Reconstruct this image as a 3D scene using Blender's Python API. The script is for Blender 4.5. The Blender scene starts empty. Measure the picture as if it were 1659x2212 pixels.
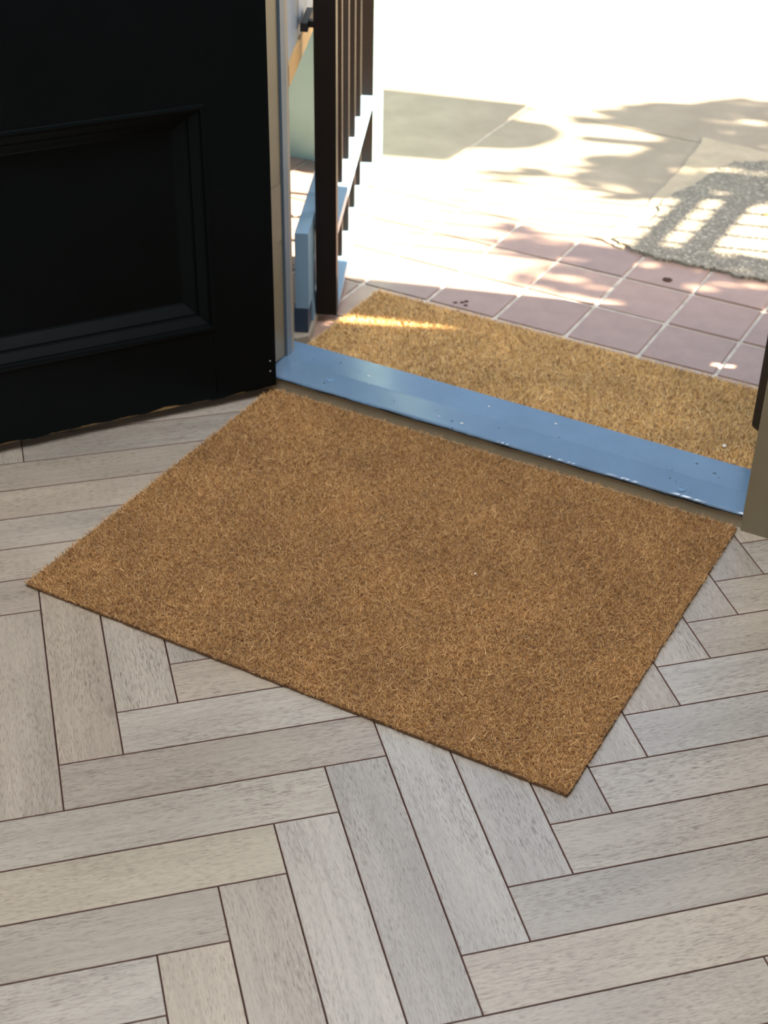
import bpy, bmesh, math, random
import numpy as np
from mathutils import Matrix, Vector

random.seed(7)
RNG = np.random.default_rng(11)
SC = bpy.context.scene
COL = SC.collection

# ------------------------------------------------------------------ camera
R = ((0.8742994568, 0.4851316078, 0.0157411226),
     (0.2850932282, -0.4870052257, -0.8255590599),
     (-0.3928387851, 0.7262735251, -0.5640961405))      # world -> camera (x right, y down, z forward)
CAM = Vector((1.26964416, -1.93758990, 1.31299754))
F_PX = 3228.6766
cam_d = bpy.data.cameras.new('camera')
cam = bpy.data.objects.new('camera', cam_d)
COL.objects.link(cam)
m = Matrix((R[0], (-R[1][0], -R[1][1], -R[1][2]), (-R[2][0], -R[2][1], -R[2][2]))).transposed()
cam.matrix_world = Matrix.Translation(CAM) @ m.to_4x4()
cam_d.sensor_fit = 'VERTICAL'
cam_d.sensor_height = 36.0
cam_d.sensor_width = 27.0
cam_d.lens = 36.0 * F_PX / 2212.0
cam_d.clip_start = 0.05
cam_d.dof.use_dof = True
cam_d.dof.focus_distance = 1.95
cam_d.dof.aperture_fstop = 6.5
SC.camera = cam

# ------------------------------------------------------------------ light
SUN_EL = math.radians(30.0)
SUN_H = Vector((0.955, 0.297, 0.0)).normalized()
SUN = Vector((SUN_H.x * math.cos(SUN_EL), SUN_H.y * math.cos(SUN_EL), math.sin(SUN_EL)))
TAN = math.tan(SUN_EL)
SC.view_settings.view_transform = 'Standard'
SC.view_settings.look = 'None'
SC.view_settings.exposure = 0.0
SC.view_settings.gamma = 1.0
SC.view_settings.use_curve_mapping = False
SC.cycles.max_bounces = 8
SC.cycles.diffuse_bounces = 4
SC.cycles.glossy_bounces = 3

world = bpy.data.worlds.new('sky')
SC.world = world
world.use_nodes = True
wn = world.node_tree.nodes
wl = world.node_tree.links
wn.clear()
sky = wn.new('ShaderNodeTexSky')
sky.sky_type = 'NISHITA'
sky.sun_disc = False
sky.sun_elevation = SUN_EL
sky.sun_rotation = math.atan2(SUN.x, SUN.y)
sky.air_density = 1.0
sky.dust_density = 4.0
sky.ozone_density = 1.0
bg = wn.new('ShaderNodeBackground')
bg.inputs['Strength'].default_value = 0.37
wo = wn.new('ShaderNodeOutputWorld')
wl.new(sky.outputs[0], bg.inputs['Color'])
wl.new(bg.outputs[0], wo.inputs['Surface'])

sun_d = bpy.data.lights.new('sun', 'SUN')
sun_d.energy = 68.0
sun_d.color = (1.0, 0.83, 0.60)
sun_d.angle = math.radians(0.75)
sun_o = bpy.data.objects.new('sun', sun_d)
COL.objects.link(sun_o)
sun_o.rotation_euler = SUN.to_track_quat('Z', 'Y').to_euler()
sun_o.location = (6, 3, 5)

fill_d = bpy.data.lights.new('rear_fill', 'AREA')        # fill light added behind the camera, set at an invented rear window
fill_d.shape = 'RECTANGLE'
fill_d.size = 2.3
fill_d.size_y = 1.5
fill_d.energy = 8.0
fill_d.color = (1.0, 0.93, 0.82)
fill_o = bpy.data.objects.new('rear_fill', fill_d)
COL.objects.link(fill_o)
fill_o.location = (0.65, -4.32, 1.65)
fill_o.rotation_euler = (math.radians(90), 0, 0)                # faces +Y, into the room

lamp_d = bpy.data.lights.new('overhead_light', 'AREA')      # overhead room light; the roof light around it is assumed, unseen
lamp_d.shape = 'RECTANGLE'
lamp_d.size = 1.3
lamp_d.size_y = 1.3
lamp_d.energy = 71.0
lamp_d.color = (0.98, 0.985, 1.0)
lamp_o = bpy.data.objects.new('overhead_light', lamp_d)
COL.objects.link(lamp_o)
lamp_o.location = (0.62, -0.85, 2.62)

# ------------------------------------------------------------------ helpers
def tag(o, label=None, cat=None, group=None, kind=None):
    if label: o['label'] = label
    if cat: o['category'] = cat
    if group: o['group'] = group
    if kind: o['kind'] = kind
    return o

def empty(name, loc=(0, 0, 0), rz=0.0):
    o = bpy.data.objects.new(name, None)
    o.empty_display_size = 0.1
    COL.objects.link(o)
    o.location = loc
    o.rotation_euler = (0, 0, rz)
    return o

def link_mesh(name, me, mats, parent=None, loc=None, rot=None):
    o = bpy.data.objects.new(name, me)
    COL.objects.link(o)
    if mats is not None:
        for mt in (mats if isinstance(mats, (list, tuple)) else [mats]):
            me.materials.append(mt)
    if parent: o.parent = parent
    if loc: o.location = loc
    if rot: o.rotation_euler = rot
    return o

def bm_obj(name, bm, mats, parent=None, smooth=False, bevel=0.0, seg=2, loc=None, rot=None):
    if bevel > 0:
        bmesh.ops.bevel(bm, geom=[e for e in bm.edges if len(e.link_faces) == 2 and e.calc_face_angle(0) > 0.5],
                        offset=bevel, segments=seg, affect='EDGES', profile=0.5)
    bmesh.ops.recalc_face_normals(bm, faces=bm.faces[:])
    me = bpy.data.meshes.new(name)
    bm.to_mesh(me)
    bm.free()
    if smooth:
        me.polygons.foreach_set('use_smooth', [True] * len(me.polygons))
    return link_mesh(name, me, mats, parent, loc, rot)

def add_box(bm, x0, x1, y0, y1, z0, z1):
    v = [bm.verts.new(p) for p in ((x0, y0, z0), (x1, y0, z0), (x1, y1, z0), (x0, y1, z0),
                                   (x0, y0, z1), (x1, y0, z1), (x1, y1, z1), (x0, y1, z1))]
    for f in ((0, 3, 2, 1), (4, 5, 6, 7), (0, 1, 5, 4), (1, 2, 6, 5), (2, 3, 7, 6), (3, 0, 4, 7)):
        bm.faces.new([v[i] for i in f])

def box(name, b, mat, parent=None, bevel=0.002, loc=None, rot=None, seg=2):
    bm = bmesh.new()
    add_box(bm, *b)
    return bm_obj(name, bm, mat, parent, bevel=bevel, loc=loc, rot=rot, seg=seg)

def prism(name, pts, z0, z1, mat, parent=None, bevel=0.0, loc=None, rot=None):
    bm = bmesh.new()
    lo = [bm.verts.new((p[0], p[1], z0)) for p in pts]
    hi = [bm.verts.new((p[0], p[1], z1)) for p in pts]
    n = len(pts)
    bm.faces.new(lo[::-1])
    bm.faces.new(hi)
    for i in range(n):
        bm.faces.new((lo[i], lo[(i + 1) % n], hi[(i + 1) % n], hi[i]))
    return bm_obj(name, bm, mat, parent, bevel=bevel, loc=loc, rot=rot)

def sweep_x(name, prof, x0, x1, mat, parent=None, bevel=0.0, loc=None, rot=None, smooth=False, mat_idx=None):
    """closed profile in (y, z) extruded along x"""
    bm = bmesh.new()
    a = [bm.verts.new((x0, p[0], p[1])) for p in prof]
    b = [bm.verts.new((x1, p[0], p[1])) for p in prof]
    n = len(prof)
    bm.faces.new(a)
    bm.faces.new(b[::-1])
    for i in range(n):
        f = bm.faces.new((a[i], b[i], b[(i + 1) % n], a[(i + 1) % n]))
        if mat_idx: f.material_index = mat_idx[i]
    return bm_obj(name, bm, mat, parent, bevel=bevel, loc=loc, rot=rot, smooth=smooth)

def lathe(name, prof, mat, parent=None, n=20, loc=None, rot=None):
    bm = bmesh.new()
    rings = []
    for r, z in prof:
        rings.append([bm.verts.new((r * math.cos(2 * math.pi * i / n), r * math.sin(2 * math.pi * i / n), z)) for i in range(n)])
    for k in range(len(rings) - 1):
        for i in range(n):
            bm.faces.new((rings[k][i], rings[k][(i + 1) % n], rings[k + 1][(i + 1) % n], rings[k + 1][i]))
    bm.faces.new(rings[0][::-1])
    bm.faces.new(rings[-1])
    return bm_obj(name, bm, mat, parent, smooth=False, loc=loc, rot=rot)

def rnd(a, b): return random.uniform(a, b)

# ------------------------------------------------------------------ materials
def new_mat(name):
    mt = bpy.data.materials.new(name)
    mt.use_nodes = True
    nt = mt.node_tree
    b = nt.nodes['Principled BSDF']
    return mt, nt, b

def N(nt, t, **kw):
    n = nt.nodes.new(t)
    for k, v in kw.items():
        setattr(n, k, v)
    return n

def ramp(nt, fac, stops):
    r = N(nt, 'ShaderNodeValToRGB')
    el = r.color_ramp.elements
    while len(el) > 1: el.remove(el[-1])
    el[0].position = stops[0][0]
    el[0].color = (*stops[0][1], 1)
    for p, c in stops[1:]:
        e = el.new(p)
        e.color = (*c, 1)
    nt.links.new(fac, r.inputs[0])
    return r.outputs[0]

def noise(nt, vec, scale, detail=4.0, rough=0.55, dist=0.0):
    n = N(nt, 'ShaderNodeTexNoise')
    n.inputs['Scale'].default_value = scale
    n.inputs['Detail'].default_value = detail
    n.inputs['Roughness'].default_value = rough
    n.inputs['Distortion'].default_value = dist
    if vec is not None: nt.links.new(vec, n.inputs['Vector'])
    return n.outputs['Fac']

def mapping(nt, vec, scale=(1, 1, 1), loc=(0, 0, 0)):
    n = N(nt, 'ShaderNodeMapping')
    n.inputs['Scale'].default_value = scale
    n.inputs['Location'].default_value = loc
    nt.links.new(vec, n.inputs['Vector'])
    return n.outputs[0]

def mix(nt, fac, a, b, mode='MIX'):
    n = N(nt, 'ShaderNodeMix', data_type='RGBA', blend_type=mode)
    for sock, v in ((n.inputs[0], fac), (n.inputs[6], a), (n.inputs[7], b)):
        if hasattr(v, 'is_linked'): nt.links.new(v, sock)
        elif isinstance(v, (int, float)): sock.default_value = v
        else: sock.default_value = (*v, 1)
    return n.outputs[2]

def bump(nt, b, h, strength=0.3, dist=0.001):
    n = N(nt, 'ShaderNodeBump')
    n.inputs['Strength'].default_value = strength
    n.inputs['Distance'].default_value = dist
    nt.links.new(h, n.inputs['Height'])
    nt.links.new(n.outputs[0], b.inputs['Normal'])

def paint(name, col, rough=0.4, var=0.12, scale=14.0, bmp=0.15, spec=0.5, chips=None):
    mt, nt, b = new_mat(name)
    tc = N(nt, 'ShaderNodeTexCoord').outputs['Object']
    f = noise(nt, tc, scale, 5)
    lo = tuple(c * (1 - var) for c in col)
    hi = tuple(min(1, c * (1 + var)) for c in col)
    c = ramp(nt, f, [(0.3, lo), (0.7, hi)])
    if chips:
        g = noise(nt, tc, 95.0, 3)
        gm = ramp(nt, g, [(chips[1], (0, 0, 0)), (chips[1] + 0.02, (1, 1, 1))])
        c = mix(nt, gm, c, chips[0])
    nt.links.new(c, b.inputs['Base Color'])
    b.inputs['Roughness'].default_value = rough
    b.inputs['Specular IOR Level'].default_value = spec
    f2 = noise(nt, tc, scale * 9, 3)
    bump(nt, b, f2, bmp, 0.001)
    return mt

def plank_mat(name, per_object):
    mt, nt, b = new_mat(name)
    uv = N(nt, 'ShaderNodeTexCoord').outputs['UV']
    if per_object:
        oi = N(nt, 'ShaderNodeObjectInfo')
        rv = oi.outputs['Random']
        tone = oi.outputs['Color']
    else:
        rv = N(nt, 'ShaderNodeNewGeometry').outputs['Random Per Island']
        tone = ramp(nt, rv, [(0.0, (0.86, 0.84, 0.83)), (0.5, (1.0, 0.98, 0.95)), (1.0, (1.12, 1.08, 0.98))])
    cmb = N(nt, 'ShaderNodeCombineXYZ')
    sc = N(nt, 'ShaderNodeMath', operation='MULTIPLY')
    sc.inputs[1].default_value = 37.0
    nt.links.new(rv, sc.inputs[0])
    for i in range(3): nt.links.new(sc.outputs[0], cmb.inputs[i])
    add = N(nt, 'ShaderNodeVectorMath', operation='ADD')
    nt.links.new(uv, add.inputs[0])
    nt.links.new(cmb.outputs[0], add.inputs[1])
    v = add.outputs[0]
    # wandering of the grain
    wob = noise(nt, mapping(nt, v, (5, 9, 1)), 1.0, 2)
    wv = N(nt, 'ShaderNodeVectorMath', operation='MULTIPLY_ADD')
    nt.links.new(wob, wv.inputs[0])
    wv.inputs[1].default_value = (0.0, 0.016, 0.0)
    nt.links.new(v, wv.inputs[2])
    g = wv.outputs[0]
    broad = noise(nt, mapping(nt, v, (4, 14, 1)), 1.0, 3)
    col = ramp(nt, broad, [(0.28, (0.315, 0.280, 0.235)), (0.5, (0.36, 0.322, 0.270)), (0.72, (0.405, 0.362, 0.305))])
    rings = noise(nt, mapping(nt, g, (2.0, 170, 1)), 1.0, 3, 0.6)
    rm = ramp(nt, rings, [(0.35, (0.90, 0.895, 0.89)), (0.55, (1, 1, 1)), (0.75, (1.05, 1.05, 1.055))])
    col = mix(nt, 1.0, col, rm, 'MULTIPLY')
    pores = noise(nt, mapping(nt, g, (80, 1350, 1)), 1.0, 2, 0.5)
    pm = ramp(nt, pores, [(0.38, (0.36, 0.32, 0.28)), (0.46, (1, 1, 1))])
    amt = ramp(nt, noise(nt, mapping(nt, v, (7, 20, 1), (3, 1, 0)), 1.0, 2), [(0.35, (0.45,) * 3), (0.65, (0.95,) * 3)])
    col = mix(nt, amt, col, mix(nt, 1.0, col, pm, 'MULTIPLY'))
    # few knots
    vo = N(nt, 'ShaderNodeTexVoronoi')
    vo.inputs['Scale'].default_value = 1.0
    nt.links.new(mapping(nt, v, (3.2, 6.5, 1)), vo.inputs['Vector'])
    km = ramp(nt, vo.outputs['Distance'], [(0.035, (0.9, 0.9, 0.9)), (0.075, (0, 0, 0))])
    sel = N(nt, 'ShaderNodeSeparateColor')
    nt.links.new(vo.outputs['Color'], sel.inputs[0])
    ks = ramp(nt, sel.outputs[0], [(0.86, (0, 0, 0)), (0.88, (1, 1, 1))])
    kk = mix(nt, 1.0, km, ks, 'MULTIPLY')
    col = mix(nt, kk, col, (0.13, 0.10, 0.085))
    col = mix(nt, 1.0, col, tone, 'MULTIPLY')
    nt.links.new(col, b.inputs['Base Color'])
    rr = ramp(nt, pores, [(0.3, (0.50,) * 3), (0.6, (0.30,) * 3)])
    nt.links.new(rr, b.inputs['Roughness'])
    b.inputs['Specular IOR Level'].default_value = 1.0
    b.inputs['Coat Weight'].default_value = 0.45
    b.inputs['Coat Roughness'].default_value = 0.22
    bump(nt, b, pores, 0.25, 0.0006)
    return mt

def coir_mat(name, stops, rough=0.75):
    mt, nt, b = new_mat(name)
    ri = N(nt, 'ShaderNodeNewGeometry').outputs['Random Per Island']
    c = ramp(nt, ri, stops)
    tc = N(nt, 'ShaderNodeTexCoord').outputs['Object']
    f = noise(nt, tc, 7.0, 3)
    tone = ramp(nt, f, [(0.35, (0.88, 0.86, 0.84)), (0.65, (1.10, 1.08, 1.04))])
    c = mix(nt, 1.0, c, tone, 'MULTIPLY')
    nt.links.new(c, b.inputs['Base Color'])
    b.inputs['Roughness'].default_value = rough
    b.inputs['Specular IOR Level'].default_value = 0.25
    return mt

def stone_mat(name, c0, c1, scale, speck=None, rough=0.85, bmp=0.4, bdist=0.002):
    mt, nt, b = new_mat(name)
    tc = N(nt, 'ShaderNodeTexCoord').outputs['Object']
    f = noise(nt, tc, scale, 8, 0.6)
    c = ramp(nt, f, [(0.3, c0), (0.7, c1)])
    h = f
    if speck:
        vo = N(nt, 'ShaderNodeTexVoronoi')
        vo.inputs['Scale'].default_value = speck[0]
        nt.links.new(tc, vo.inputs['Vector'])
        s = N(nt, 'ShaderNodeSeparateColor')
        nt.links.new(vo.outputs['Color'], s.inputs[0])
        sm = ramp(nt, s.outputs[0], [(0.0, speck[1]), (0.45, speck[2]), (0.8, speck[2]), (1.0, speck[3])])
        c = mix(nt, 0.75, c, sm)
        h = vo.outputs['Distance']
    nt.links.new(c, b.inputs['Base Color'])
    b.inputs['Roughness'].default_value = rough
    bump(nt, b, h, bmp, bdist)
    return mt

def tile_mat():
    mt, nt, b = new_mat('quarry_tile')
    oi = N(nt, 'ShaderNodeObjectInfo')
    tc = N(nt, 'ShaderNodeTexCoord').outputs['Object']
    f = noise(nt, tc, 22, 6)
    c = ramp(nt, f, [(0.3, (0.285, 0.200, 0.168)), (0.7, (0.345, 0.245, 0.205))])
    tone = ramp(nt, oi.outputs['Random'], [(0, (0.88, 0.88, 0.90)), (1, (1.1, 1.06, 1.02))])
    c = mix(nt, 1.0, c, tone, 'MULTIPLY')
    nt.links.new(c, b.inputs['Base Color'])
    b.inputs['Roughness'].default_value = 0.36
    b.inputs['Specular IOR Level'].default_value = 0.55
    bump(nt, b, noise(nt, tc, 160, 3), 0.2, 0.0006)
    return mt

M = {}
M['plank'] = plank_mat('limed_oak', True)
M['plank_far'] = plank_mat('limed_oak_field', False)
M['joint'] = paint('dark_joint', (0.120, 0.062, 0.048), 0.8, 0.2)
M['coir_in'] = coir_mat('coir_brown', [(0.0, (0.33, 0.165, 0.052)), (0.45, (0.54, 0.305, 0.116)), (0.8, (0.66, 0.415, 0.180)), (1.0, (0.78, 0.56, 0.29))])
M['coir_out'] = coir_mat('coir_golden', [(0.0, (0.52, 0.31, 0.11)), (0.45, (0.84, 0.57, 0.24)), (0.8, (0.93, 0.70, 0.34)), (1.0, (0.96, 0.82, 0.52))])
M['backing'] = paint('mat_backing', (0.17, 0.085, 0.035), 0.9, 0.2)
M['sill_blue'] = paint('sill_blue_gloss', (0.112, 0.186, 0.275), 0.22, 0.10, 9.0, 0.25, 0.9, chips=((0.02, 0.03, 0.04), 0.735))
M['blue'] = paint('blue_paint', (0.20, 0.32, 0.44), 0.35, 0.08, 8.0, 0.15)
M['frame'] = paint('frame_slate', (0.115, 0.165, 0.215), 0.30, 0.08, 8.0, 0.15)
M['frame_warm'] = paint('frame_warm_reflect', (0.23, 0.215, 0.19), 0.30, 0.08, 8.0, 0.15)  # blue frame paint, greyed to hold a warm reflection in its colour
M['cream_shaded'] = paint('cream_shade_paint', (0.165, 0.145, 0.10), 0.35, 0.06)  # cream jamb paint with its shade put into the colour
M['jamb'] = paint('taupe_shaded', (0.20, 0.165, 0.10), 0.45, 0.07)  # the taupe paint again, darkened in colour for the backlit jamb
M['navy'] = paint('navy_paint', (0.020, 0.040, 0.075), 0.45, 0.15)
M['greyblue'] = paint('grey_blue_paint', (0.27, 0.34, 0.43), 0.5, 0.06)
M['cream'] = paint('cream_paint', (0.62, 0.59, 0.50), 0.35, 0.05)
M['taupe'] = paint('taupe_paint', (0.33, 0.275, 0.18), 0.45, 0.07)
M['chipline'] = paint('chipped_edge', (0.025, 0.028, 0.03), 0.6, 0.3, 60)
M['doorblack'] = paint('door_black', (0.0020, 0.0035, 0.0038), 0.36, 0.10, 10, 0.10, 0.10)
M['rawwood'] = paint('raw_wood', (0.34, 0.215, 0.085), 0.8, 0.25, 30, 0.3)
M['gatebrown'] = paint('gate_dark_brown', (0.009, 0.0055, 0.004), 0.5, 0.15, 14, 0.15, 0.25)
M['gateblack'] = paint('gate_black', (0.006, 0.006, 0.007), 0.45, 0.1)
M['teal'] = paint('teal_paint', (0.33, 0.55, 0.52), 0.5, 0.05)
M['tan'] = paint('tan_timber', (0.55, 0.36, 0.15), 0.5, 0.1)
M['wall'] = paint('wall_paint', (0.26, 0.255, 0.24), 0.7, 0.03)
M['render'] = paint('outer_render', (0.50, 0.49, 0.46), 0.8, 0.06)
M['screw'] = paint('screw_blue', (0.12, 0.22, 0.34), 0.3, 0.1)
M['pin'] = paint('pin_metal', (0.5, 0.48, 0.44), 0.4, 0.1)
M['tile'] = tile_mat()
M['grout'] = paint('grout', (0.50, 0.46, 0.40), 0.9, 0.25, 40)
M['concrete'] = stone_mat('concrete', (0.268, 0.228, 0.175), (0.348, 0.299, 0.232), 9)
M['mortar'] = stone_mat('mortar_band', (0.38, 0.32, 0.225), (0.48, 0.41, 0.30), 20)
M['aggregate'] = stone_mat('aggregate', (0.20, 0.19, 0.16), (0.30, 0.285, 0.24), 14,
                           (190, (0.10, 0.09, 0.072), (0.21, 0.19, 0.15), (0.50, 0.46, 0.38)), 0.85, 0.5, 0.003)
M['leaf'] = paint('leaf_green', (0.07, 0.13, 0.035), 0.5, 0.3)
M['bark'] = paint('bark', (0.12, 0.09, 0.06), 0.9, 0.3)
M['dirt'] = paint('dark_dirt', (0.05, 0.02, 0.012), 0.95, 0.3, 80)
M['grit'] = paint('pale_grit', (0.75, 0.72, 0.65), 0.7, 0.1, 80)
mg, ntg, bgs = new_mat('window_glass')
bgs.inputs['Transmission Weight'].default_value = 1.0
bgs.inputs['Roughness'].default_value = 0.0
bgs.inputs['IOR'].default_value = 1.02
M['glass'] = mg

# ------------------------------------------------------------------ room shell
RX0, RX1, RY0, CEIL = -1.30, 2.60, -4.20, 2.60
OPL, OPR, OPT = -0.012, 0.853, 2.05            # door opening
WO = 0.076                                      # outer face of the front wall
ZT = -0.020                                     # tiled porch level

# herringbone floor: unit W along u (43.6 deg) and v
W = 0.08
LEN = 5
DU = (0.7238689, 0.68993755)
DV = (-0.68993755, 0.7238689)
ANG = math.atan2(DU[1], DU[0])
def uvw(u, v):
    du, dv = (u - 1.59) * W, (v - 11.88) * W
    return (du * DU[0] + dv * DV[0], du * DU[1] + dv * DV[1])

def clip(poly, lims):
    for ax, sgn, val in lims:
        out = []
        for i in range(len(poly)):
            a, b = poly[i], poly[(i + 1) % len(poly)]
            da, db = sgn * (val - a[ax]), sgn * (val - b[ax])
            if da >= 0: out.append(a)
            if (da >= 0) != (db >= 0):
                t = da / (da - db)
                out.append((a[0] + t * (b[0] - a[0]), a[1] + t * (b[1] - a[1])))
        poly = out
        if len(poly) < 3: return []
    return poly

FLIM = [(0, -1, RX0), (0, 1, RX1), (1, -1, RY0), (1, 1, 0.05)]
TH = 0.012
def plank_bm(bm, poly, ax_ang, org, uvoff=(0, 0), ch=0.0008):
    """prism with stained chamfer; uv = metres along / across the grain"""
    uvl = bm.loops.layers.uv.verify()
    ca, sa = math.cos(ax_ang), math.sin(ax_ang)
    cx = sum(p[0] for p in poly) / len(poly)
    cy = sum(p[1] for p in poly) / len(poly)
    n = len(poly)
    inner = []
    for i in range(n):                                         # inset polygon
        p0, p1, p2 = poly[i - 1], poly[i], poly[(i + 1) % n]
        e1 = Vector((p1[0] - p0[0], p1[1] - p0[1])).normalized()
        e2 = Vector((p2[0] - p1[0], p2[1] - p1[1])).normalized()
        n1, n2 = Vector((-e1.y, e1.x)), Vector((-e2.y, e2.x))
        k = n1 + n2
        k = k / max(0.3, (1 + n1.dot(n2)))
        inner.append((p1[0] + k.x * ch, p1[1] + k.y * ch))
    top = [bm.verts.new((p[0], p[1], 0.0)) for p in inner]
    mid = [bm.verts.new((p[0], p[1], -ch)) for p in poly]
    low = [bm.verts.new((p[0], p[1], -TH)) for p in poly]
    fs = [bm.faces.new(top)]
    for i in range(n):
        j = (i + 1) % n
        f1 = bm.faces.new((mid[i], mid[j], top[j], top[i]))
        f2 = bm.faces.new((low[i], low[j], mid[j], mid[i]))
        f1.material_index = 1
        f2.material_index = 1
        fs += [f1, f2]
    for f in fs:
        for l in f.loops:
            dx, dy = l.vert.co.x - org[0], l.vert.co.y - org[1]
            l[uvl].uv = (dx * ca + dy * sa + uvoff[0], -dx * sa + dy * ca + uvoff[1])

def proj(p):
    dvec = [p[i] - CAM[i] for i in range(3)]
    c = [sum(R[r][i] * dvec[i] for i in range(3)) for r in range(3)]
    if c[2] < 0.2: return None
    return (F_PX * c[0] / c[2] + 829.5, F_PX * c[1] / c[2] + 1106)

floor = box('floor', (RX0, RX1, RY0, 0.05, -0.05, -TH + 0.0005), M['joint'], bevel=0)
tag(floor, 'limed oak herringbone parquet floor of narrow grey beige planks', 'floor', kind='structure')
GE, GL = 0.0003, 0.00045                                       # half gaps: ends, long sides
TONES = {('H', -1, 0): (0.96, 0.96, 0.94), ('H', 0, 0): (0.86, 0.82, 0.79), ('H', -2, 0): (1.06, 1.03, 0.93),
         ('H', -3, 0): (0.90, 0.88, 0.85), ('H', 1, 0): (1.0, 1.0, 1.0), ('V', -3, 0): (1.08, 1.04, 0.97),
         ('H', 2, 0): (1.02, 0.97, 0.90), ('V', 0, 0): (0.90, 0.91, 0.94)}
plank_mesh = None
far_bm = bmesh.new()
n_pl = 0
for typ in 'HV':
    for j in range(-70, 70):
        for mm in range(-8, 9):
            if typ == 'H':
                u0, u1, v0, v1 = 1 - LEN + j + 2 * LEN * mm, 1 + j + 2 * LEN * mm, j, j + 1
            else:
                u0, u1, v0, v1 = j, j + 1, j - LEN + 2 * LEN * mm, j + 2 * LEN * mm
            c = uvw((u0 + u1) / 2, (v0 + v1) / 2)
            if not (RX0 - 0.3 < c[0] < RX1 + 0.3 and RY0 - 0.3 < c[1] < 0.35): continue
            ang = ANG if typ == 'H' else ANG + math.pi / 2
            l2, w2 = LEN * W / 2 - GE, W / 2 - GL
            ca, sa = math.cos(ang), math.sin(ang)
            rect = [(c[0] + x * ca - y * sa, c[1] + x * sa + y * ca) for x, y in ((-l2, -w2), (l2, -w2), (l2, w2), (-l2, w2))]
            cl = clip(rect, FLIM)
            if not cl: continue
            area = abs(sum(cl[i][0] * cl[(i + 1) % len(cl)][1] - cl[(i + 1) % len(cl)][0] * cl[i][1] for i in range(len(cl)))) / 2
            if area < 2e-5: continue
            seen = False
            for fx in np.linspace(0, 1, 7):
                for k in range(len(cl)):
                    a, b2 = cl[k], cl[(k + 1) % len(cl)]
                    q = proj((a[0] + fx * (b2[0] - a[0]), a[1] + fx * (b2[1] - a[1]), 0))
                    if q and -260 < q[0] < 1920 and 600 < q[1] < 2480: seen = True
            whole = all(abs(cl[k][0] - rect[k][0]) + abs(cl[k][1] - rect[k][1]) < 1e-7 for k in range(4)) if len(cl) == 4 else False
            if not seen:
                plank_bm(far_bm, cl, ang, c, (rnd(0, 20), rnd(0, 20)))
                continue
            if whole:
                if plank_mesh is None:
                    bm = bmesh.new()
                    plank_bm(bm, [(-l2, -w2), (l2, -w2), (l2, w2), (-l2, w2)], 0.0, (0, 0))
                    plank_mesh = bpy.data.meshes.new('plank')
                    bm.to_mesh(plank_mesh)
                    bm.free()
                    plank_mesh.materials.append(M['plank'])
                    plank_mesh.materials.append(M['joint'])
                o = bpy.data.objects.new('plank', plank_mesh)
                COL.objects.link(o)
                flip = math.pi if random.random() < 0.5 else 0.0
                o.location = (c[0], c[1], 0)
                o.rotation_euler = (0, 0, ang + flip)
                o.parent = floor
            else:
                bm = bmesh.new()
                plank_bm(bm, cl, ang, c)
                me = bpy.data.meshes.new('plank')
                bm.to_mesh(me)
                bm.free()
                o = link_mesh('plank', me, [M['plank'], M['joint']], floor)
            t = TONES.get((typ, j, mm))
            if t is None:
                g = rnd(0.86, 1.10)
                wm = rnd(-0.035, 0.05)
                t = (g * (1 + wm), g, g * (1 - 1.4 * wm))
            o.color = (*t, 1)
            n_pl += 1
me = bpy.data.meshes.new('plank_field')
far_bm.to_mesh(me)
far_bm.free()
o = link_mesh('plank_field', me, [M['plank_far'], M['joint']], floor)
o['kind'] = 'stuff'

def wall(name, boxes, mat, label, parent=None):
    bm = bmesh.new()
    for b in boxes: add_box(bm, *b)
    o = bm_obj(name, bm, mat, parent)
    tag(o, label, 'wall', kind='structure')
    return o

CTOP = 3.4
wall('wall_front', [(RX0, OPL - 0.03, 0.0, WO, 0.0, CTOP), (OPR + 0.02, RX1, 0.0, WO, 0.0, CTOP),
                    (OPL - 0.03, OPR + 0.02, 0.0, WO, OPT + 0.03, CTOP)], M['wall'], 'grey painted front wall around the doorway')
wall('wall_left', [(RX0 - 0.15, RX0, RY0, WO, -0.05, CTOP)], M['wall'], 'grey painted side wall behind the open door')
wall('wall_right', [(RX1, RX1 + 0.15, RY0, WO, -0.05, CTOP)], M['wall'], 'grey painted side wall right of the doorway')
wall('wall_rear', [(RX0, -0.55, RY0 - 0.15, RY0, -0.05, CTOP), (1.85, RX1, RY0 - 0.15, RY0, -0.05, CTOP),
                   (-0.55, 1.85, RY0 - 0.15, RY0, -0.05, 0.88), (-0.55, 1.85, RY0 - 0.15, RY0, 2.42, CTOP)], M['wall'],
     'grey painted rear wall with an opening for the added window')
bm = bmesh.new()
for b in ((RX0, RX1, RY0, -1.55, CEIL, CEIL + 0.1), (RX0, RX1, -0.15, 0.0, CEIL, CEIL + 0.1), (RX0, -0.08, -1.55, -0.15, CEIL, CEIL + 0.1), (1.32, RX1, -1.55, -0.15, CEIL, CEIL + 0.1)):
    add_box(bm, *b)
tag(bm_obj('ceiling', bm, M['wall']), 'flat white ceiling with an opening for an assumed roof light over the parquet', 'ceiling', kind='structure')
win = empty('window_1', (0.65, RY0 - 0.03, 0.88))  # unseen rear window, invented to carry the fill light
tag(win, 'unseen wide white framed rear window, added for the room fill', 'window', kind='structure')
for b in ((-1.2, 1.2, -0.03, 0.03, 0, 0.05), (-1.2, 1.2, -0.03, 0.03, 1.49, 1.54), (-1.2, -1.15, -0.03, 0.03, 0.05, 1.49),
          (1.15, 1.2, -0.03, 0.03, 0.05, 1.49), (-0.025, 0.025, -0.03, 0.03, 0.05, 1.49)):
    box('window_frame', b, M['cream'], win, 0.003)

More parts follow.
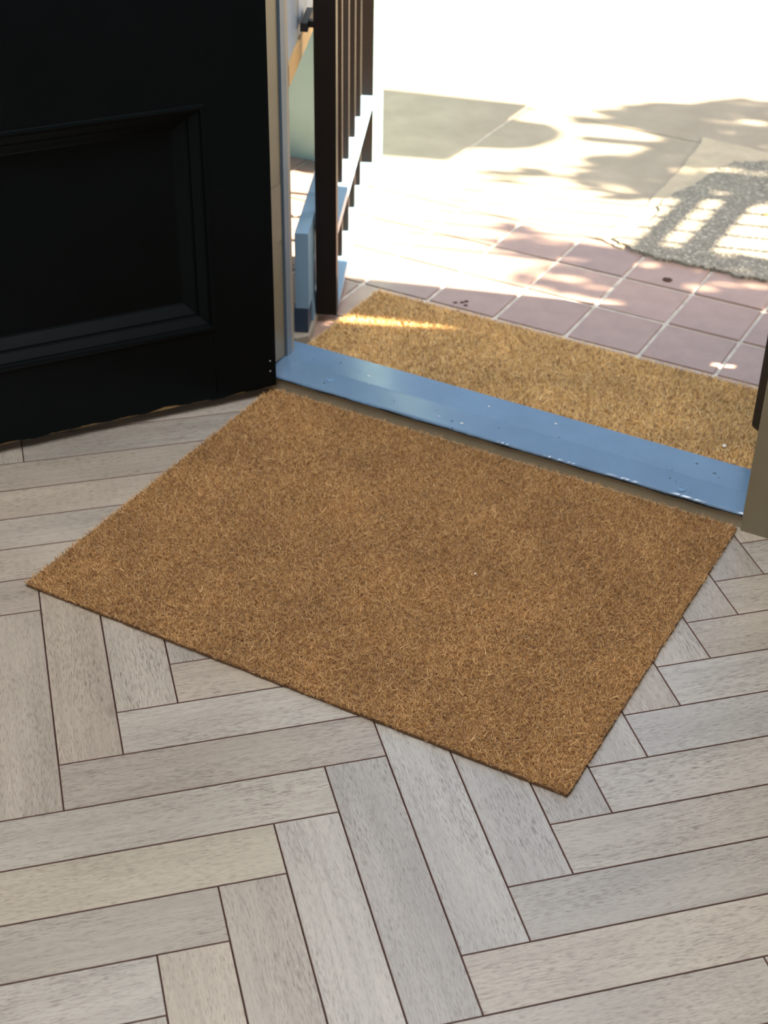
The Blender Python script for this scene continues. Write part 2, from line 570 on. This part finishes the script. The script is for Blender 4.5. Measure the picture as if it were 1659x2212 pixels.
rl = empty('window_2', (0.62, -0.85, CEIL))
tag(rl, 'unseen square roof light with a white frame, added around the overhead light', 'window', kind='structure')
for b in ((-0.70, 0.70, -0.70, -0.65, 0.0, 0.16), (-0.70, 0.70, 0.65, 0.70, 0.0, 0.16), (-0.70, -0.65, -0.649, 0.649, 0.0, 0.16), (0.65, 0.70, -0.649, 0.649, 0.0, 0.16)):
    box('window_frame', b, M['cream'], rl, 0.003)

# ------------------------------------------------------------------ sill
sill = empty('trim_1', (0, 0, 0))
tag(sill, 'blue painted wooden door sill with chipped front edge between the two mats', 'door sill', kind='structure')
SX0, SX1 = OPL - 0.03, OPR + 0.02
# risers below the board, taupe
box('riser', (SX0, SX1, -0.0065, 0.100, -0.012 + 0.012, 0.024), M['taupe'], sill, 0.0015)
# wavy chipped dark edge under the paint
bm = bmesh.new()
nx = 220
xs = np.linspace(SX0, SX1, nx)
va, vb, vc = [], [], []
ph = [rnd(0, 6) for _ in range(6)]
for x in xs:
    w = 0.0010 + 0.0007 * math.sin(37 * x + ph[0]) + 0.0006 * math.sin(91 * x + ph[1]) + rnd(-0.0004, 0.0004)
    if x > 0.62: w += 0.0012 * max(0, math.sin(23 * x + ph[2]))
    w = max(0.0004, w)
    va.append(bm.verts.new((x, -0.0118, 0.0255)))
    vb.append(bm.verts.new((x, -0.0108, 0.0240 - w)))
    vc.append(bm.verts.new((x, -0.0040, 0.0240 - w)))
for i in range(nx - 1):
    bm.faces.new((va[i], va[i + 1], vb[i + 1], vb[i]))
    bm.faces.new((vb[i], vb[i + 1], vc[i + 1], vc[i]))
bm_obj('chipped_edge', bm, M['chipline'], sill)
# the board: flat back, slightly dished front strip, rounded nosing; painted edge uneven
bm = bmesh.new()
prof = [(-0.0120, 0.0262), (-0.0112, 0.0282), (-0.0085, 0.0295), (0.036, 0.0345), (0.040, 0.0350), (0.108, 0.0352), (0.1095, 0.034), (0.1095, 0.0245)]
rows = []
for x in xs:
    j = rnd(-0.0005, 0.0005) + 0.0004 * math.sin(60 * x)
    rows.append([bm.verts.new((x, p[0] + (j if k < 2 else 0), p[1] + (0.6 * j if k == 0 else 0))) for k, p in enumerate(prof)])
for i in range(nx - 1):
    for k in range(len(prof) - 1):
        bm.faces.new((rows[i][k], rows[i + 1][k], rows[i + 1][k + 1], rows[i][k + 1]))
board = bm_obj('sill_board', bm, M['sill_blue'], sill)
for sx, sy, sz in ((0.098, 0.020, 0.0327), (0.748, 0.004, 0.0310)):
    s = lathe('screw', [(0.0070, -0.0008), (0.0070, 0.0004), (0.0058, 0.0010), (0.0050, 0.0010), (0.0046, 0.0002), (0.0012, 0.0002)], M['screw'], sill, 18, loc=(sx, sy, sz))
for k in range(16):
    cx, cy = rnd(0.06, 0.82), rnd(-0.004, 0.09)
    zc = 0.0295 + 0.005 * (cy + 0.0085) / 0.0445 if cy < 0.036 else 0.0350
    s = rnd(0.001, 0.0028)
    n = 7
    prism('paint_chip', [(s * rnd(0.6, 1.3) * math.cos(2 * math.pi * i / n), 0.6 * s * rnd(0.6, 1.3) * math.sin(2 * math.pi * i / n)) for i in range(n)],
          -0.0008, 0.0005, M['grit'] if k % 3 == 0 else M['chipline'], sill, loc=(cx, cy, zc))

# ------------------------------------------------------------------ jambs
jl = empty('trim_2', (OPL, 0, 0.03))
tag(jl, 'left door jamb, cream rebate inside and blue frame outside', 'door jamb', kind='structure')
ZB, ZH = 0.0345, 2.05
box('rebate', (OPL - 0.03, OPL, 0.006, 0.050, ZB + 0.003, ZH), M['cream_shaded'], jl, 0.004, loc=(-OPL, 0, -0.03))
box('edge_bead', (OPL - 0.03, OPL + 0.003, -0.012, 0.006, 0.0312, ZH), M['cream'], jl, 0.005, loc=(-OPL, 0, -0.03), seg=4)
box('hinge_leaf', (OPL - 0.002, OPL + 0.0015, 0.008, 0.046, 0.26, 0.36), M['cream_shaded'], jl, 0.0005, loc=(-OPL, 0, -0.03))
box('outer_frame', (OPL - 0.03, OPL + 0.004, 0.052, 0.066, ZB, ZH), M['frame'], jl, 0.004, loc=(-OPL, 0, -0.03), seg=3)
box('outer_edge', (OPL - 0.03, OPL, 0.0662, 0.0800, ZB, ZH), M['frame_warm'], jl, 0.005, loc=(-OPL, 0, -0.03), seg=4)
jr = empty('trim_3', (OPR, 0, 0.03))
tag(jr, 'right door jamb in taupe paint at the end of the sill', 'door jamb', kind='structure')
box('jamb_face', (OPR, OPR + 0.10, -0.014, 0.012, 0.0, ZH + 0.08), M['jamb'], jr, 0.002, loc=(-OPR, 0, -0.03))
box('jamb_reveal', (OPR + 0.001, OPR + 0.02, 0.012, 0.080, 0.0355, ZH), M['jamb'], jr, 0.001, loc=(-OPR, 0, -0.03))
jt = empty('trim_4', (0.42, 0, OPT))
tag(jt, 'door head lining across the top of the opening', 'door frame', kind='structure')
box('head', (OPL - 0.03, OPR + 0.02, -0.01, 0.080, OPT, OPT + 0.03), M['cream'], jt, 0.002, loc=(-0.42, 0, -OPT))

# ------------------------------------------------------------------ black door, swung in
DH = (0.016, -0.024)
DANG = math.atan2(-0.813, -0.582)
door = empty('door_1', (DH[0], DH[1], 0), DANG)
tag(door, 'black panelled front door standing open on the left', 'door', kind='structure')
DW, DHH, DT = 0.86, 2.00, -0.044
def dbox(name, x0, x1, z0, z1, y0=DT, y1=0.0, bev=0.0012):
    return box(name, (x0, x1, y0, y1, z0, z1), M['doorblack'], door, bev)
P1 = (0.110, 0.70, 0.155, 0.531)        # lower panel opening x0,x1,z0,z1
P2 = (0.110, 0.70, 0.75, 1.86)
dbox('stile', 0.0, P1[0], 0.030, DHH)
dbox('stile', P1[1], DW, 0.030, DHH)
dbox('lock_rail', P1[0], P1[1], P1[3], P2[2])
dbox('top_rail', P1[0], P1[1], P2[3], DHH)
panel1 = dbox('panel', P1[0] - 0.008, P1[1] + 0.008, P1[2] - 0.008, P1[3] + 0.008, -0.040, -0.0285)
panel2 = dbox('panel', P2[0] - 0.008, P2[1] + 0.008, P2[2] - 0.008, P2[3] + 0.008, -0.040, -0.0285)
# bottom rail with a ragged paint edge over raw timber
bm = bmesh.new()
nb = 170
fr, bk = [], []
for i in range(nb):
    x = DW * i / (nb - 1)
    w = 0.0012 * math.sin(41 * x) + 0.0010 * math.sin(97 * x + 1) + rnd(-0.0007, 0.0007)
    zb = 0.0195 + w
    if 0.14 < x < 0.32: zb += 0.0028 * max(0, math.sin((x - 0.14) / 0.18 * math.pi)) * (0.6 + 0.4 * math.sin(70 * x))
    if x < 0.12: zb -= 0.001
    fr.append((bm.verts.new((x, 0, zb)), bm.verts.new((x, 0, 0.155 if P1[0] <= x <= P1[1] else 0.030)), bm.verts.new((x, -0.002, zb))))
for i in range(nb - 1):
    bm.faces.new((fr[i][0], fr[i + 1][0], fr[i + 1][1], fr[i][1]))
    bm.faces.new((fr[i][0], fr[i][2], fr[i + 1][2], fr[i + 1][0]))
bm_obj('bottom_rail', bm, M['doorblack'], door)
box('rail_core', (0.0, DW, DT, -0.0006, 0.024, 0.1545), M['doorblack'], door, 0.0)
box('raw_edge', (0.001, DW - 0.001, DT + 0.001, -0.0012, 0.0182, 0.0245), M['rawwood'], door, 0.001)

def moulding(P, parent, depth=-0.0285):
    """mitred bolection around a panel: profile (inset from opening edge, y)"""
    prof = [(-0.005, 0.0), (-0.004, 0.0030), (0.0, 0.0038), (0.0030, 0.0030), (0.0040, -0.0020), (0.0070, -0.0030), (0.0190, -0.0115),
            (0.0200, -0.0155), (0.0235, -0.0160), (0.0390, -0.0270), (0.0420, depth)]
    x0, x1, z0, z1 = P
    for side in range(4):
        bm = bmesh.new()
        A, B = [], []
        for o_, y in prof:
            c = [(x0 + o_, z0 + o_), (x1 - o_, z0 + o_), (x1 - o_, z1 - o_), (x0 + o_, z1 - o_)]
            p, q = c[side], c[(side + 1) % 4]
            A.append(bm.verts.new((p[0], y, p[1])))
            B.append(bm.verts.new((q[0], y, q[1])))
        for i in range(len(prof) - 1):
            bm.faces.new((A[i], B[i], B[i + 1], A[i + 1]))
        bm_obj('moulding', bm, M['doorblack'], parent)
moulding(P1, panel1)
moulding(P2, panel2)
for z in (0.07, 0.05):
    lathe('pin', [(0.0013, 0.0), (0.0013, 0.0004), (0.0006, 0.0008)], M['pin'], door, 10, loc=(0.0105, 0, z), rot=(math.radians(-90), 0, 0))
lathe('knob', [(0.012, 0.0), (0.012, 0.02), (0.028, 0.035), (0.030, 0.05), (0.022, 0.062), (0.006, 0.066)], M['pin'], door, 24, loc=(DW - 0.06, 0, 1.0), rot=(math.radians(-90), 0, 0))

# ------------------------------------------------------------------ coir mats
def fibre_mesh(name, x0, x1, y0, y1, zr, pitch, per, hmin, hmax, wid, seed, stray=0):
    g = np.random.default_rng(seed)
    nx_, ny_ = int((x1 - x0) / pitch), int((y1 - y0) / (pitch * 0.87))
    ii, jj = np.meshgrid(np.arange(nx_), np.arange(ny_), indexing='ij')
    cx = x0 + (ii + 0.5 + 0.5 * (jj % 2) + g.uniform(-.38, .38, ii.shape)) * pitch
    cy = y0 + (jj + 0.5 + g.uniform(-.38, .38, ii.shape)) * pitch * 0.87
    cx, cy = cx.ravel(), cy.ravel()
    ch = g.uniform(0.75, 1.15, cx.shape)
    la, ll = g.uniform(0, 2 * np.pi, cx.shape), g.uniform(0, 0.35, cx.shape)
    cx, cy, ch, la, ll = (np.repeat(a, per) for a in (cx, cy, ch, la, ll))
    n = len(cx)
    ang = g.uniform(0, 2 * np.pi, n)
    tilt = np.abs(g.normal(0, 0.55, n)).clip(0, 1.25)
    L = g.uniform(hmin, hmax, n) * ch
    rx, ry = cx + g.normal(0, pitch * 0.16, n), cy + g.normal(0, pitch * 0.16, n)
    dx, dy = np.cos(ang) * np.sin(tilt) + np.cos(la) * ll, np.sin(ang) * np.sin(tilt) + np.sin(la) * ll
    dz = np.cos(tilt)
    z0 = np.full(n, zr)
    p0 = np.c_[rx, ry, z0]
    p1 = p0 + np.c_[dx, dy, dz] * (L * 0.55)[:, None]
    bend = g.normal(0, 0.5, (n, 2))
    d2 = np.c_[dx * 1.35 + bend[:, 0], dy * 1.35 + bend[:, 1], dz * 0.55]
    p2 = p1 + d2 * (L * 0.5)[:, None]
    if stray:
        s = stray
        a = g.uniform(0, 2 * np.pi, s)
        l = g.uniform(0.004, 0.011, s)
        q0 = np.c_[g.uniform(x0 + .01, x1 - .01, s), g.uniform(y0 + .01, y1 - .01, s), np.full(s, zr + hmax * 0.62)]
        q1 = q0 + np.c_[np.cos(a) * l, np.sin(a) * l, g.uniform(0, .003, s)]
        a2 = a + g.normal(0, .6, s)
        q2 = q1 + np.c_[np.cos(a2) * l, np.sin(a2) * l, g.uniform(-.003, .002, s)]
        p0, p1, p2 = np.r_[p0, q0], np.r_[p1, q1], np.r_[p2, q2]
        n += s
    for p in (p0, p1, p2):
        p[:, 0] = p[:, 0].clip(x0 - 0.0025, x1 + 0.0025)
        p[:, 1] = p[:, 1].clip(y0 - 0.0025, y1 + 0.0025)
    wa = g.uniform(0, 2 * np.pi, n)
    wv = np.c_[np.cos(wa), np.sin(wa), np.zeros(n)] * (wid * g.uniform(.7, 1.25, n))[:, None] * 0.5
    V = np.stack([p0 - wv, p0 + wv, p1 - wv * .9, p1 + wv * .9, p2], 1).reshape(-1, 3)
    base = np.arange(n)[:, None] * 5
    T = (base[:, :, None] + np.array([[0, 1, 3], [0, 3, 2], [2, 3, 4]])[None]).reshape(-1, 3)
    me = bpy.data.meshes.new(name)
    me.vertices.add(len(V))
    me.vertices.foreach_set('co', V.astype(np.float32).ravel())
    me.loops.add(T.size)
    me.loops.foreach_set('vertex_index', T.astype(np.int32).ravel())
    me.polygons.add(len(T))
    me.polygons.foreach_set('loop_start', np.arange(0, T.size, 3, dtype=np.int32))
    me.polygons.foreach_set('loop_total', np.full(len(T), 3, dtype=np.int32))
    me.update(calc_edges=True)
    return me

def coir_doormat(name, label, x0, x1, y0, y1, z, th, pile, mat, seed, pitch, per, stray):
    t = empty(name, ((x0 + x1) / 2, (y0 + y1) / 2, z))
    tag(t, label, 'doormat', 'coir doormats either side of the sill')
    ox, oy = (x0 + x1) / 2, (y0 + y1) / 2
    bm = bmesh.new()
    pts = []
    for (ax, ay), (bx, by) in (((x0, y0), (x1, y0)), ((x1, y0), (x1, y1)), ((x1, y1), (x0, y1)), ((x0, y1), (x0, y0))):
        for k in range(60):
            f = k / 60
            pts.append(((ax + f * (bx - ax) - ox) * 0.996 + rnd(-.0007, .0007), (ay + f * (by - ay) - oy) * 0.995 + rnd(-.0007, .0007)))
    prism('backing', pts, 0.0004, th, M['backing'], t)
    f = link_mesh('pile', fibre_mesh('pile', x0 - ox, x1 - ox, y0 - oy, y1 - oy, th - 0.001, pitch, per, pile * 0.75, pile * 1.3, 0.00060, seed, stray), mat, t)
    f['kind'] = 'stuff'
    return t
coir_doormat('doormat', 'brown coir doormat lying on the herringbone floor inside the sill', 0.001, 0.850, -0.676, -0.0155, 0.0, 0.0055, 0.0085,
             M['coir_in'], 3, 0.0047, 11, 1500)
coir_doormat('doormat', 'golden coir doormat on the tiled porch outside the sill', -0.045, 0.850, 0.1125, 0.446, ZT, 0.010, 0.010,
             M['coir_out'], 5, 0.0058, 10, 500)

# ------------------------------------------------------------------ porch tiles
ground = box('floor_outside', (-3.2, 4.6, 0.05, 6.5, -0.12, ZT - 0.003), M['grout'], bevel=0)
tag(ground, 'tiled porch and concrete path outside the door', 'ground', kind='structure')
TX, TY, PX, PY = 0.201, 0.477, 0.1495, 0.151
bm = bmesh.new()
gx, gy = PX / 2 - 0.0030, PY / 2 - 0.0030
add_box(bm, -gx, gx, -gy, gy, -0.011, 0.0)
bmesh.ops.bevel(bm, geom=[e for e in bm.edges if e.verts[0].co.z > -0.001 or e.verts[1].co.z > -0.001], offset=0.0022, segments=2, affect='EDGES')
bmesh.ops.recalc_face_normals(bm, faces=bm.faces[:])
tile_me = bpy.data.meshes.new('quarry_tile')
bm.to_mesh(tile_me)
bm.free()
tile_me.materials.append(M['tile'])
for i in range(-9, 6):
    for j in range(-2, 4):
        if j == 3 and i > -3: continue
        cx, cy = TX + (i + 0.5) * PX, TY + (j + 0.5) * PY
        if cy < 0.13 + PY / 2 and abs(cy) < 0.1: continue
        if cx > 1.0: continue
        o = bpy.data.objects.new('tile', tile_me)
        COL.objects.link(o)
        o.location = (cx, cy, ZT + rnd(-0.0008, 0.0004))
        o.rotation_euler = (rnd(-.004, .004), rnd(-.004, .004), rnd(-.006, .006))
        o.parent = ground
# dirt in a chipped tile corner hole, and small crumbs
def blob(name, x, y, z, s, mat, parent, flat=0.5):
    bm = bmesh.new()
    bmesh.ops.create_icosphere(bm, subdivisions=2, radius=s)
    for v in bm.verts:
        v.co *= rnd(0.75, 1.2)
        v.co.z *= flat
    return bm_obj(name, bm, mat, parent, loc=(x, y, z))
blob('tile_chip', 0.434, 0.815, ZT - 0.001, 0.011, M['dirt'], ground, 0.35)
for q in ((0.105, 0.497), (0.122, 0.513), (0.128, 0.497), (0.116, 0.505)):
    blob('tile_chip', q[0], q[1], ZT, 0.0045, M['dirt'], ground, 0.25)
# concrete slabs beyond the tiles
def slab(pts, mat, name='paving_slab', z1=ZT, z0=-0.10):
    return prism(name, pts, z0, z1, mat, ground, bevel=0.003)
Y0 = TY + 3 * PY + 0.004
slab([(-0.245, Y0), (0.248, Y0), (0.262, 1.20), (0.262, 1.60), (-0.245, 1.60)], M['concrete'])
slab([(-3.1, Y0 + PY + 0.004), (-0.255, Y0 + PY + 0.004), (-0.255, 2.25), (-3.1, 2.25)], M['concrete'])
slab([(-0.245, 1.612), (1.05, 1.612), (1.05, 2.9), (-0.245, 2.9)], M['concrete'])
slab([(-3.1, 2.262), (-0.255, 2.262), (-0.255, 3.6), (-3.1, 3.6)], M['concrete'])
slab([(1.06, 1.612), (4.5, 1.612), (4.5, 2.9), (1.06, 2.9)], M['concrete'])
slab([(-0.245, 2.912), (4.5, 2.912), (4.5, 6.4), (-0.245, 6.4)], M['concrete'])
slab([(-3.1, 3.612), (-0.255, 3.612), (-0.255, 6.4), (-3.1, 6.4)], M['concrete'])
slab([(0.285, Y0), (4.5, Y0), (4.5, 1.60), (0.285, 1.60)], M['concrete'])
# mortar band and rough aggregate patch over the slab corner
def ragged(pts, amp, sub=7):
    out = []
    for i in range(len(pts)):
        a, b = pts[i], pts[(i + 1) % len(pts)]
        for k in range(sub):
            f = k / sub
            out.append((a[0] + f * (b[0] - a[0]) + rnd(-amp, amp), a[1] + f * (b[1] - a[1]) + rnd(-amp, amp)))
    return out
prism('mortar_band', ragged([(0.232, 0.932), (0.30, 0.905), (0.315, 1.04), (0.312, 1.22), (0.345, 1.47), (0.43, 1.56), (0.50, 1.62), (0.225, 1.64), (0.252, 1.40), (0.258, 1.15)], 0.004),
      -0.06, ZT + 0.003, M['mortar'], ground)
prism('aggregate_patch', ragged([(0.268, 0.935), (0.345, 0.900), (0.430, 0.895), (0.50, 0.908), (0.56, 0.897), (0.62, 0.915), (1.0, 0.92), (1.25, 1.0), (1.3, 1.5), (0.85, 1.66),
                                 (0.45, 1.585), (0.345, 1.51), (0.315, 1.36), (0.287, 1.20), (0.300, 1.05)], 0.006),
      -0.06, ZT + 0.007, M['aggregate'], ground)

# ------------------------------------------------------------------ outside wall of the porch on the right (shades the step; slot shaped for sun streaks)
pw = empty('wall_porch', (1.06, 0.1, ZT))
tag(pw, 'unseen rendered porch side wall right of the step, slotted for sun streaks', 'wall', kind='structure')
def pbox(y0, y1, z0, z1, n='pier'):
    box(n, (1.06, 1.26, y0, y1, z0, z1), M['render'], pw, 0.004, loc=(-1.06, -0.1, -ZT))
pbox(WO, 0.56, ZT, 3.3)
def tbox(y0, y1, z0, z1, n='panel'):
    box(n, (1.06, 1.08, y0, y1, z0, z1), M['render'], pw, 0.002, loc=(-1.06, -0.1, -ZT))
tbox(0.561, 0.625, ZT, 3.3)
tbox(0.660, 0.864, ZT, 3.3)
tbox(0.6255, 0.6595, ZT, 0.215, 'slot_mask')  # added blocks that shape the slot the sun streaks pass through
tbox(0.6255, 0.6595, 0.285, 0.50, 'slot_mask')
bm = bmesh.new()
tri = [(0.6255, 0.501), (0.6594, 0.501), (0.6255, 0.67)]
a_ = [bm.verts.new((0, p[0] - 0.1, p[1] - ZT)) for p in tri]
b_ = [bm.verts.new((0.02, p[0] - 0.1, p[1] - ZT)) for p in tri]
bm.faces.new(a_)
bm.faces.new(b_[::-1])
for i in range(3): bm.faces.new((a_[i], b_[i], b_[(i + 1) % 3], a_[(i + 1) % 3]))
bm_obj('slot_mask', bm, M['render'], pw)
tbox(0.6255, 0.6400, 0.215, 0.2849, 'slot_mask')
tbox(0.6255, 0.6595, 0.250, 0.2848, 'slot_mask')
tbox(0.6255, 0.6595, 0.67, 3.3, 'slot_mask')

# ------------------------------------------------------------------ side screen left of the step (splayed)
GD = Vector((-0.41, 0.912)).normalized()
GANG = math.atan2(GD.y, GD.x)
scr = empty('porch_screen', (-0.118, 0.288, ZT), GANG)        # local x along the splay, y to the left
tag(scr, 'splayed blue porch screen with low panel, beside the left jamb', 'screen')
box('low_panel', (-0.100, 0.27, -0.022, 0.003, 0.070, 0.220), M['blue'], scr, 0.005, seg=3)
box('plinth_block', (-0.100, -0.050, -0.020, 0.006, 0.020, 0.0695), M['navy'], scr, 0.003)
prism('cement_fillet', [(-0.125, 0.0), (-0.112, -0.022), (-0.07, -0.026), (0.26, -0.025), (0.26, 0.02), (-0.12, 0.02)], -0.001, 0.0195, M['concrete'], scr, 0.004)
sweep_x('flared_foot', [(-0.0245, 0.020), (-0.0240, 0.032), (-0.0230, 0.046), (-0.0220, 0.058), (-0.019, 0.0695), (0.0, 0.0695), (0.0, 0.020)], -0.049, 0.27, M['blue'], scr)
box('timber_rail', (-0.165, 0.27, -0.003, 0.018, 0.511, 0.547), M['tan'], scr, 0.003)
box('upper_panel', (-0.165, 0.27, 0.001, 0.016, 0.5475, 2.1), M['greyblue'], scr, 0.002)
box('end_post', (0.235, 0.27, -0.019, 0.0, 0.2205, 0.510), M['blue'], scr, 0.002)

# ------------------------------------------------------------------ gates
def gate(name, label, loc, ang, s_list, length, stile_w, th, h, mat_bar, mat_rail, rails, flip=1, rounded=False):
    t = empty(name, loc, ang)
    tag(t, label, 'gate', 'porch gates')
    if rounded:
        bm = bmesh.new()
        n = 18
        prof = []
        r = stile_w / 2
        pts = []
        for i in range(n + 1):
            a = math.pi + math.pi * i / n
            pts.append((r + r * math.cos(a), r + r * math.sin(a)))
        pts += [(stile_w, h), (0, h)]
        a_ = [bm.verts.new((p[0], -th / 2, p[1])) for p in pts]
        b_ = [bm.verts.new((p[0], th / 2, p[1])) for p in pts]
        bm.faces.new(a_)
        bm.faces.new(b_[::-1])
        for i in range(len(pts)):
            bm.faces.new((a_[i], b_[i], b_[(i + 1) % len(pts)], a_[(i + 1) % len(pts)]))
        bm_obj('stile', bm, mat_bar, t)
    else:
        box('stile', (0, stile_w, -th / 2, th / 2, 0, h), mat_bar, t, 0.0015)
    box('stile', (length - stile_w, length, -th / 2, th / 2, 0, h), mat_bar, t, 0.0015)
    for z0, z1 in rails:
        box('rail', (stile_w, length - stile_w, -th / 2, th / 2, z0, z1), mat_rail, t, 0.0015)
    spans = []
    for k in range(len(rails) - 1): spans.append((rails[k][1], rails[k + 1][0]))
    for s in s_list:
        for z0, z1 in spans:
            box('bar', (s - 0.007, s + 0.007, -0.007 + 0.002, 0.009, z0, z1), mat_bar, t, 0.001)
    return t
GZ = 0.0
g1 = gate('porch_gate', 'dark brown barred gate swung out beside the blue screen', (-0.0675, 0.286, GZ), GANG,
          [0.113 + 0.127 * k for k in range(5)], 0.785, 0.03, 0.039, 1.9, M['gatebrown'], M['blue'],
          [(0.0, 0.016), (0.155, 0.175), (0.95, 0.97), (1.86, 1.88)])
lb = box('latch_bar', (-0.010, 0.085, 0.0285, 0.0410, 0.543, 0.558), M['gateblack'], g1, 0.001)
box('bracket', (0.010, 0.026, 0.0195, 0.0285, 0.545, 0.556), M['gateblack'], lb, 0.0005)
g2 = gate('porch_gate', 'black gate edge showing beyond the right door jamb', (0.7985, 0.225, 0.03), math.atan2(0.80, 0.60),
          [0.12, 0.22], 0.34, 0.03, 0.03, 1.9, M['gateblack'], M['gateblack'], [(0.05, 0.07), (0.9, 0.92), (1.8, 1.82)], rounded=True)

# ------------------------------------------------------------------ teal boarded wall past the gate
tw = empty('boarded_wall', (-0.36, 1.0, ZT))
tag(tw, 'pale teal boarded wall beyond the dark gate', 'wall')
bx = -0.36
k = 0
while bx > -1.5:
    w = 0.020 if k == 0 else (0.012 if k % 3 == 2 else 0.105)
    dep = 0.012 if k == 0 or k % 3 == 2 else 0.0
    box('board', (bx - w + 0.001, bx, 1.0 - dep, 1.03, ZT, 1.7), M['teal'], tw, 0.002, loc=(0.36, -1.0, -ZT))
    bx -= w
    k += 1

# ------------------------------------------------------------------ things beyond the frame that cast the shadows on the path
def back(gx, gy, X):                                  # ground point -> point on plane x = X towards the sun
    t = (X - gx) / SUN_H.x
    return (X, gy + t * SUN_H.y, ZT + t * TAN)

shrub = empty('shrub', (2.3, 2.2, ZT))
tag(shrub, 'leafy green shrub beside the path casting dappled shade', 'shrub')
SHADE = [([(0.07, 1.22), (0.05, 1.37), (0.16, 1.5), (0.15, 1.59), (0.08, 1.64), (-0.09, 1.59), (-0.08, 1.69), (0.02, 1.8), (0.28, 2.03), (0.60, 2.19), (1.1, 2.2), (1.0, 1.5), (0.73, 1.43), (0.12, 1.13)], 900),
         ([(0.27, 0.91), (0.5, 0.965), (0.79, 1.05), (0.82, 1.01), (0.62, 0.92), (0.57, 0.96), (0.5, 0.95), (0.5, 0.9), (0.35, 0.9)], 85),
         ([(0.22, 0.9), (0.35, 0.92), (0.5, 0.89), (0.84, 0.94), (0.9, 0.69), (0.5, 0.63), (0.40, 0.67), (0.37, 0.77), (0.23, 0.80), (0.2, 0.84)], 200),
         ([(-0.13, 1.15), (-0.08, 1.23), (-0.02, 1.27), (-0.04, 1.12), (-0.11, 1.1)], 7),
         ([(0.05, 0.85), (0.2, 0.9), (0.21, 0.8), (0.06, 0.79)], 16),
         ([(0.68, 1.16), (1.0, 1.3), (1.0, 1.5), (0.75, 1.40)], 70),
         ([(0.18, 0.95), (0.18, 1.08), (0.55, 1.25), (0.6, 1.12)], 3),
         ([(0.12, 0.66), (0.38, 0.66), (0.36, 0.78), (0.2, 0.9), (0.02, 0.9)], 30)]
def inside(p, poly):
    c = False
    for i in range(len(poly)):
        a, b = poly[i], poly[i - 1]
        if (a[1] > p[1]) != (b[1] > p[1]) and p[0] < (b[0] - a[0]) * (p[1] - a[1]) / (b[1] - a[1]) + a[0]: c = not c
    return c
V, T = [], []
for poly, cnt in SHADE:
    xs_, ys_ = [p[0] for p in poly], [p[1] for p in poly]
    k = 0
    while k < cnt:
        q = (rnd(min(xs_), max(xs_)), rnd(min(ys_), max(ys_)))
        if not inside(q, poly): continue
        k += 1
        c = Vector(back(q[0], q[1], rnd(2.05, 2.6)))
        L_, w_ = rnd(0.07, 0.11), rnd(0.026, 0.040)
        d1 = Vector((rnd(-1, 1), rnd(-1, 1), rnd(-1, .6))).normalized()
        d2 = d1.cross(Vector((rnd(-1, 1), rnd(-1, 1), rnd(-1, 1)))).normalized()
        b0 = len(V)
        up = d1.cross(d2) * 0.004
        V += [c - d1 * L_ / 2, c + d2 * w_ + up, c + d1 * L_ / 2, c - d2 * w_ + up]
        T += [(b0, b0 + 1, b0 + 2), (b0, b0 + 2, b0 + 3)]
me = bpy.data.meshes.new('foliage')
me.from_pydata([v - Vector((2.3, 2.2, ZT)) for v in V], [], T)
fo = link_mesh('foliage', me, M['leaf'], shrub)
fo['kind'] = 'stuff'
for k in range(6):
    x, y = 2.3 + rnd(-.12, .12), 1.75 + k * 0.16
    lathe('stem', [(0.012, 0), (0.010, 0.4), (0.005, 0.9)], M['bark'], shrub, 8, loc=(x - 2.3, y - 2.2, 0), rot=(rnd(-.15, .15), rnd(-.15, .15), 0))

rail = empty('path_railing', (1.42, 1.4, ZT))
tag(rail, 'low railing beside the path casting barred shadows', 'railing')
for z, t_ in ((0.648, 0.024), (0.585, 0.032)):
    box('rail', (-0.010, 0.010, -0.25, 0.35, z, z + t_), M['gateblack'], rail, 0.002)
for k in range(9):
    box('bar', (-0.005, 0.005, -0.24 + 0.070 * k, -0.23 + 0.070 * k, 0, 0.95), M['gateblack'], rail, 0.001)

mb = empty('shadow_box', (1.95, 2.05, ZT))  # made-up unseen box and post, outlined from the shadow it casts
tag(mb, 'unseen grey box on a post, shaped to cast a squared shadow', 'unseen shadow caster')
XB = 1.95
pl = [back(q[0], q[1], XB) for q in ((-0.19, 1.17), (-0.18, 1.28), (-0.10, 1.315), (-0.05, 1.36), (-0.02, 1.45), (-0.03, 1.50), (-0.09, 1.54), (-0.18, 1.52), (-0.18, 1.65), (-0.62, 1.55), (-0.62, 1.02))]
bm = bmesh.new()
a_ = [bm.verts.new((-0.05, p[1] - 2.05, p[2] - ZT)) for p in pl]
b_ = [bm.verts.new((0.05, p[1] - 2.05 + 0.031, p[2] - ZT + 0.06)) for p in pl]
bm.faces.new(a_)
bm.faces.new(b_[::-1])
for i in range(len(pl)):
    bm.faces.new((a_[i], b_[i], b_[(i + 1) % len(pl)], a_[(i + 1) % len(pl)]))
bm_obj('box_body', bm, M['render'], mb)
box('post', (-0.02, 0.02, -0.02 + 0.05, 0.02 + 0.05, 0, 1.2), M['gateblack'], mb, 0.003)

# ------------------------------------------------------------------ crumbs
for k, (x, y, z, s, lab) in enumerate(((0.556, -0.335, 0.0125, 0.0016, 'tiny pale crumb lying on the brown inner doormat'),
                                       (0.752, 0.215, -0.001, 0.0035, 'small pale crumb lying on the golden outer doormat'))):
    tag(blob('crumb', x, y, z, s, M['grit'], None, 0.5), lab, 'crumb')
tag(blob('fallen_leaf', 0.512, 1.235, ZT + 0.009, 0.008, M['tan'], None, 0.2), 'small orange leaf scrap on the rough aggregate patch', 'leaf')
print('planks', n_pl)
